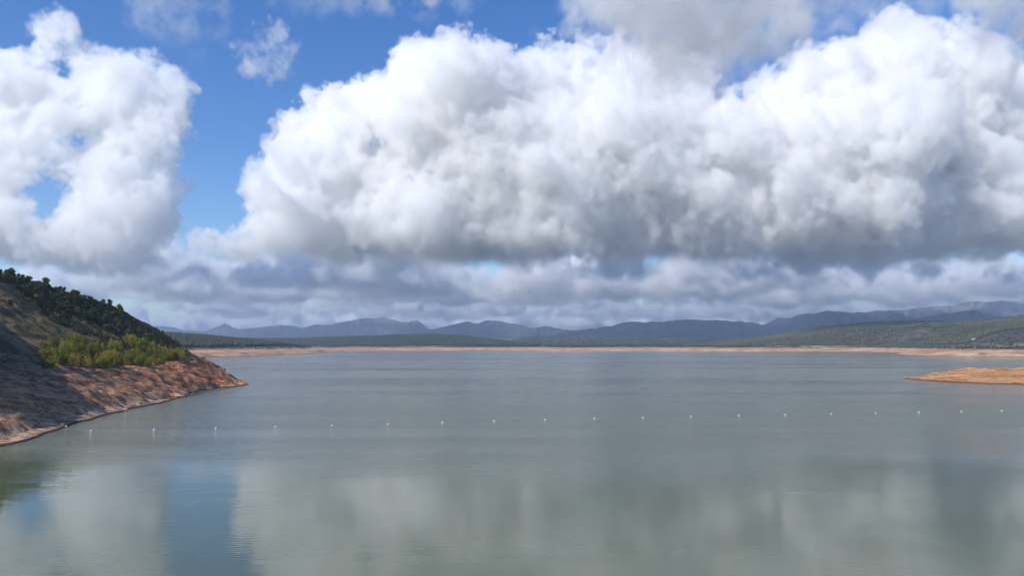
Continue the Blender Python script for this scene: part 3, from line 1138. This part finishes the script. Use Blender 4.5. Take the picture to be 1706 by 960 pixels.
BU = [(152, 718), (257, 715.8), (360, 713.6), (459, 711.4), (553, 709), (646, 706.4), (737, 703.8), (823, 701.4), (908, 699.4), (990, 697.4), (1071, 695.6), (1151, 693.8),
      (1231, 692.3), (1308, 691), (1385, 689.5), (1459, 688), (1531, 686.7), (1602, 685.5), (1669, 684.3)]
ORD = ['', 'second', 'third', 'fourth', 'fifth', 'sixth', 'seventh', 'eighth', 'ninth', 'tenth', 'eleventh', 'twelfth', 'thirteenth', 'fourteenth', 'fifteenth', 'sixteenth',
       'seventeenth', 'eighteenth', '']
by = make_buoy()
for i, (a, b) in enumerate(BU):
    wx_, wy_ = on_water(a, b + 1.5)
    o = by if i == 0 else dup(by, (0, 0, 0), 0, 1)
    o.location = (wx_, wy_, 0)
    o.rotation_euler = (g.uniform(-.12, .12), g.uniform(-.12, .12), g.uniform(0, 6))
    lab = ('white ball buoy floating nearest the dark left bank, first of its line' if i == 0 else
           'white ball buoy at the right end of the line, below the orange spit' if i == len(BU) - 1 else
           'white ball buoy, %s along the line counted from the left bank' % ORD[i])
    tag(o, lab, 'buoy', 'line of white buoys across the lake')

# ------------------------------------------------------------------ a house on the right slope
def far_ground(px, py):
    for yy in np.arange(1650, 4500, 4.0):
        p = at(px, py, yy)
        zz, ss, _w = far_z(np.array([px]), np.array([yy]))
        if p.z < zz[0] and ss[0] > 0:
            return (p.x, p.y, float(zz[0]))
    return None


def box(x0, x1, y0, y1, z0, z1):
    V = [(x0, y0, z0), (x1, y0, z0), (x1, y1, z0), (x0, y1, z0), (x0, y0, z1), (x1, y0, z1), (x1, y1, z1), (x0, y1, z1)]
    return V, [(0, 3, 2, 1), (4, 5, 6, 7), (0, 1, 5, 4), (1, 2, 6, 5), (2, 3, 7, 6), (3, 0, 4, 7)]


p = far_ground(1622, 567)
if p:
    h_ = empty('house', p, .15)
    mesh_obj('wall', *box(-6, 6, -3.5, 3.5, -3, 3.4), plain_mat('grey_render', (.42, .40, .37), .8), h_)
    V = [(-6.6, -4.2, 3.41), (6.6, -4.2, 3.41), (6.6, 4.2, 3.41), (-6.6, 4.2, 3.41), (-6.6, 0, 5.6), (6.6, 0, 5.6)]
    me = bpy.data.meshes.new('roof')
    me.from_pydata(V, [], [(0, 3, 2, 1), (0, 1, 5, 4), (2, 3, 4, 5), (0, 4, 3), (1, 2, 5)])
    me.materials.append(plain_mat('pale_roof', (.62, .6, .57), .7))
    o = bpy.data.objects.new('roof', me)
    COL.objects.link(o)
    o.parent = h_
    tag(h_, 'small house with a pale roof among the trees on the right slope', 'house')

# ------------------------------------------------------------------ the air
m, t = new_mat('haze_air')
pv = t.n('ShaderNodeVolumePrincipled', {'Color': (.55, .72, 1.0, 1), 'Density': 6.4e-5, 'Anisotropy': .2})
t.out(vol=pv.outputs[0])
V, F = box(-17500, 17500, -800, 18300, -40, 735)
tag(mesh_obj('haze', V, F, m), 'blue haze over the lake and hills', kind='stuff')
print('done', round(time.time() - T0, 1))
MAIN = [(225, 445), (320, 418), (395, 392), (432, 330), (440, 285), (426, 245), (440, 215), (478, 188), (520, 162),
        (566, 150), (620, 118), (668, 108), (690, 72), (722, 62), (745, 95), (770, 108), (830, 98), (900, 100),
        (940, 95), (955, 60), (1000, 38), (1060, 60), (1120, 110), (1200, 140), (1260, 150), (1300, 95), (1345, 90),
        (1400, 75), (1450, 50), (1480, 28), (1515, 35), (1560, 75), (1640, 95), (1720, 120), (1830, 130), (1830, 470),
        (1600, 470), (1500, 475), (1300, 480), (1100, 470), (880, 475), (700, 478), (560, 478), (440, 468), (330, 475)]
FLANK = [(150, 478), (230, 436), (300, 408), (365, 384), (430, 370), (430, 478)]
make_cloud('cloud', fill_puffs(MAIN, 7800, 1500, 9, 135, 230, 3, 3.2) + fill_puffs(FLANK, 8100, 700, 8, 40, 30, 33, 3.2), 16., base=748, base_soft=260, kids=(10, 7, 4),
           kid_r=(.25, .6), amp=(72, 33), soft=56, ext=.0072, seed=5, carve=((622, 237, 15), (630, 230, 11)),
           label='huge white cumulus bank with grey base filling the sky over the lake')
LEFT = [(-140, 120), (-40, 90), (10, 110), (55, 90), (50, 30), (95, -15), (125, 20), (150, 68), (200, 75), (245, 100),
        (290, 130), (335, 180), (330, 200), (305, 215), (312, 260), (293, 285), (318, 310), (300, 345), (290, 400),
        (230, 440), (150, 465), (60, 455), (-20, 430), (-140, 430)]
make_cloud('cloud', fill_puffs(LEFT, 8700, 1200, 8, 70, 90, 8, 2.0), 20., base=748, base_soft=160, kids=(10, 7, 4),
           amp=(78, 34), soft=78, ext=.0062, seed=9, carve=((55, 318, 26), (82, 322, 30), (75, 345, 20), (128, 234, 13), (140, 228, 8), (100, 105, 15), (106, 122, 14)),
           label='tall white cloud tower on the left with small blue gaps')


def overhead(xyr, seed, label, base):
    """a cloud layer close overhead: mainly its shaded, softly lumpy underside is seen"""
    g = np.random.default_rng(seed)
    P = []
    for x0, x1, y0, y1, n in xyr:
        for _ in range(n):
            P.append((np.array((g.uniform(x0, x1), g.uniform(y0, y1), base + g.uniform(120, 260))), g.uniform(110, 230)))
    return make_cloud('cloud', P, 14., base=base - 60, base_soft=190, kids=(9, 4), amp=(85, 30), soft=120, ext=.0042, seed=seed,
                      label=label)


overhead([(420, 1100, 2300, 3000, 22), (400, 1230, 2900, 3500, 24), (600, 1100, 3400, 3750, 12)], 3,
         'soft grey cloud overhead at the top right of the view', 1220)
overhead([(1950, 2700, 2300, 3000, 22), (2150, 2900, 2900, 3400, 22)], 13,
         'soft grey cloud overhead in the top right corner', 1220)
W1 = [(225, 20), (250, -90), (420, -90), (415, 50), (340, 115), (270, 85)]
make_cloud('cloud', fill_puffs(W1, 4200, 300, 8, 40, 30, 5), 12., kids=(6,), amp=(55, 20), soft=150, ext=.0022,
           seed=4, label='thin veil of cloud in the blue gap at the top left')
W2 = [(385, 85), (420, 50), (470, 42), (500, 75), (490, 130), (450, 140), (400, 115)]
make_cloud('cloud', fill_puffs(W2, 5200, 250, 6, 22, 26, 6), 9., kids=(7, 5), kid_r=(.2, .6), amp=(50, 34), soft=80, ext=.0045,
           seed=6, label='small ragged white puff alone in the blue gap')
W3 = [(425, 10), (440, -60), (820, -60), (770, 18), (690, 28), (560, 30)]
make_cloud('cloud', fill_puffs(W3, 4200, 300, 8, 34, 40, 7), 12., kids=(6,), amp=(45, 20), soft=150, ext=.0026,
           seed=8, label='thin flat veil of cloud along the top edge')
WH = [(1290, 40), (1340, -60), (1600, -60), (1600, 60), (1540, 40), (1480, 20), (1400, 60), (1330, 110)]
make_cloud('cloud', fill_puffs(WH, 4200, 300, 8, 40, 40, 17), 12., kids=(6,), amp=(55, 20), soft=150, ext=.0014,
           seed=18, label='thin veil of cloud between two grey clouds at the top right')


def cloud_row(Y0, Y1, base_z, x0, x1, n, wpx, hpx, vox, seed, label, ext=.012):
    g = np.random.default_rng(seed)
    P = []
    for _ in range(n):
        Y = g.uniform(Y0, Y1)
        px = g.uniform(x0, x1)
        w, h = g.uniform(*wpx), g.uniform(*hpx) * g.uniform(.6, 1)
        m = max(3, int(w / 9))
        cx = (px - 853) / FOC * Y
        for _k in range(m):
            a = g.uniform(-1, 1)
            r = (.35 + .65 * (1 - a * a)) * h * .5 * g.uniform(.6, 1.0) / FOC * Y
            P.append((np.array((cx + a * w * .5 / FOC * Y, Y + g.uniform(-1, 1) * w * .6 / FOC * Y,
                                base_z + 60 + g.uniform(0, 1) * (h / FOC * Y - r) * (1 - a * a))), r))
    return make_cloud('cloud', P, vox, base=base_z, base_soft=110, kids=(8,), amp=(42, 26), soft=70, ext=ext, seed=seed,
                      label=label)


cloud_row(11600, 15200, 775, 40, 1780, 44, (80, 260), (56, 125), 34., 21,
          'row of small cumulus clouds under the great bank', .0045)
cloud_row(18900, 24000, 790, 60, 1800, 36, (90, 300), (26, 62), 50., 22,
          'far row of low cumulus clouds above the mountains', .0045)
cloud_row(29000, 36000, 520, 100, 1800, 50, (110, 320), (26, 56), 80., 23,
          'farthest bank of pale clouds low over the horizon', .008)
cloud_row(9300, 10900, 775, 230, 1780, 11, (110, 300), (44, 90), 30., 27,
          'row of grey cumulus clouds tucked close behind the great bank', .0042)
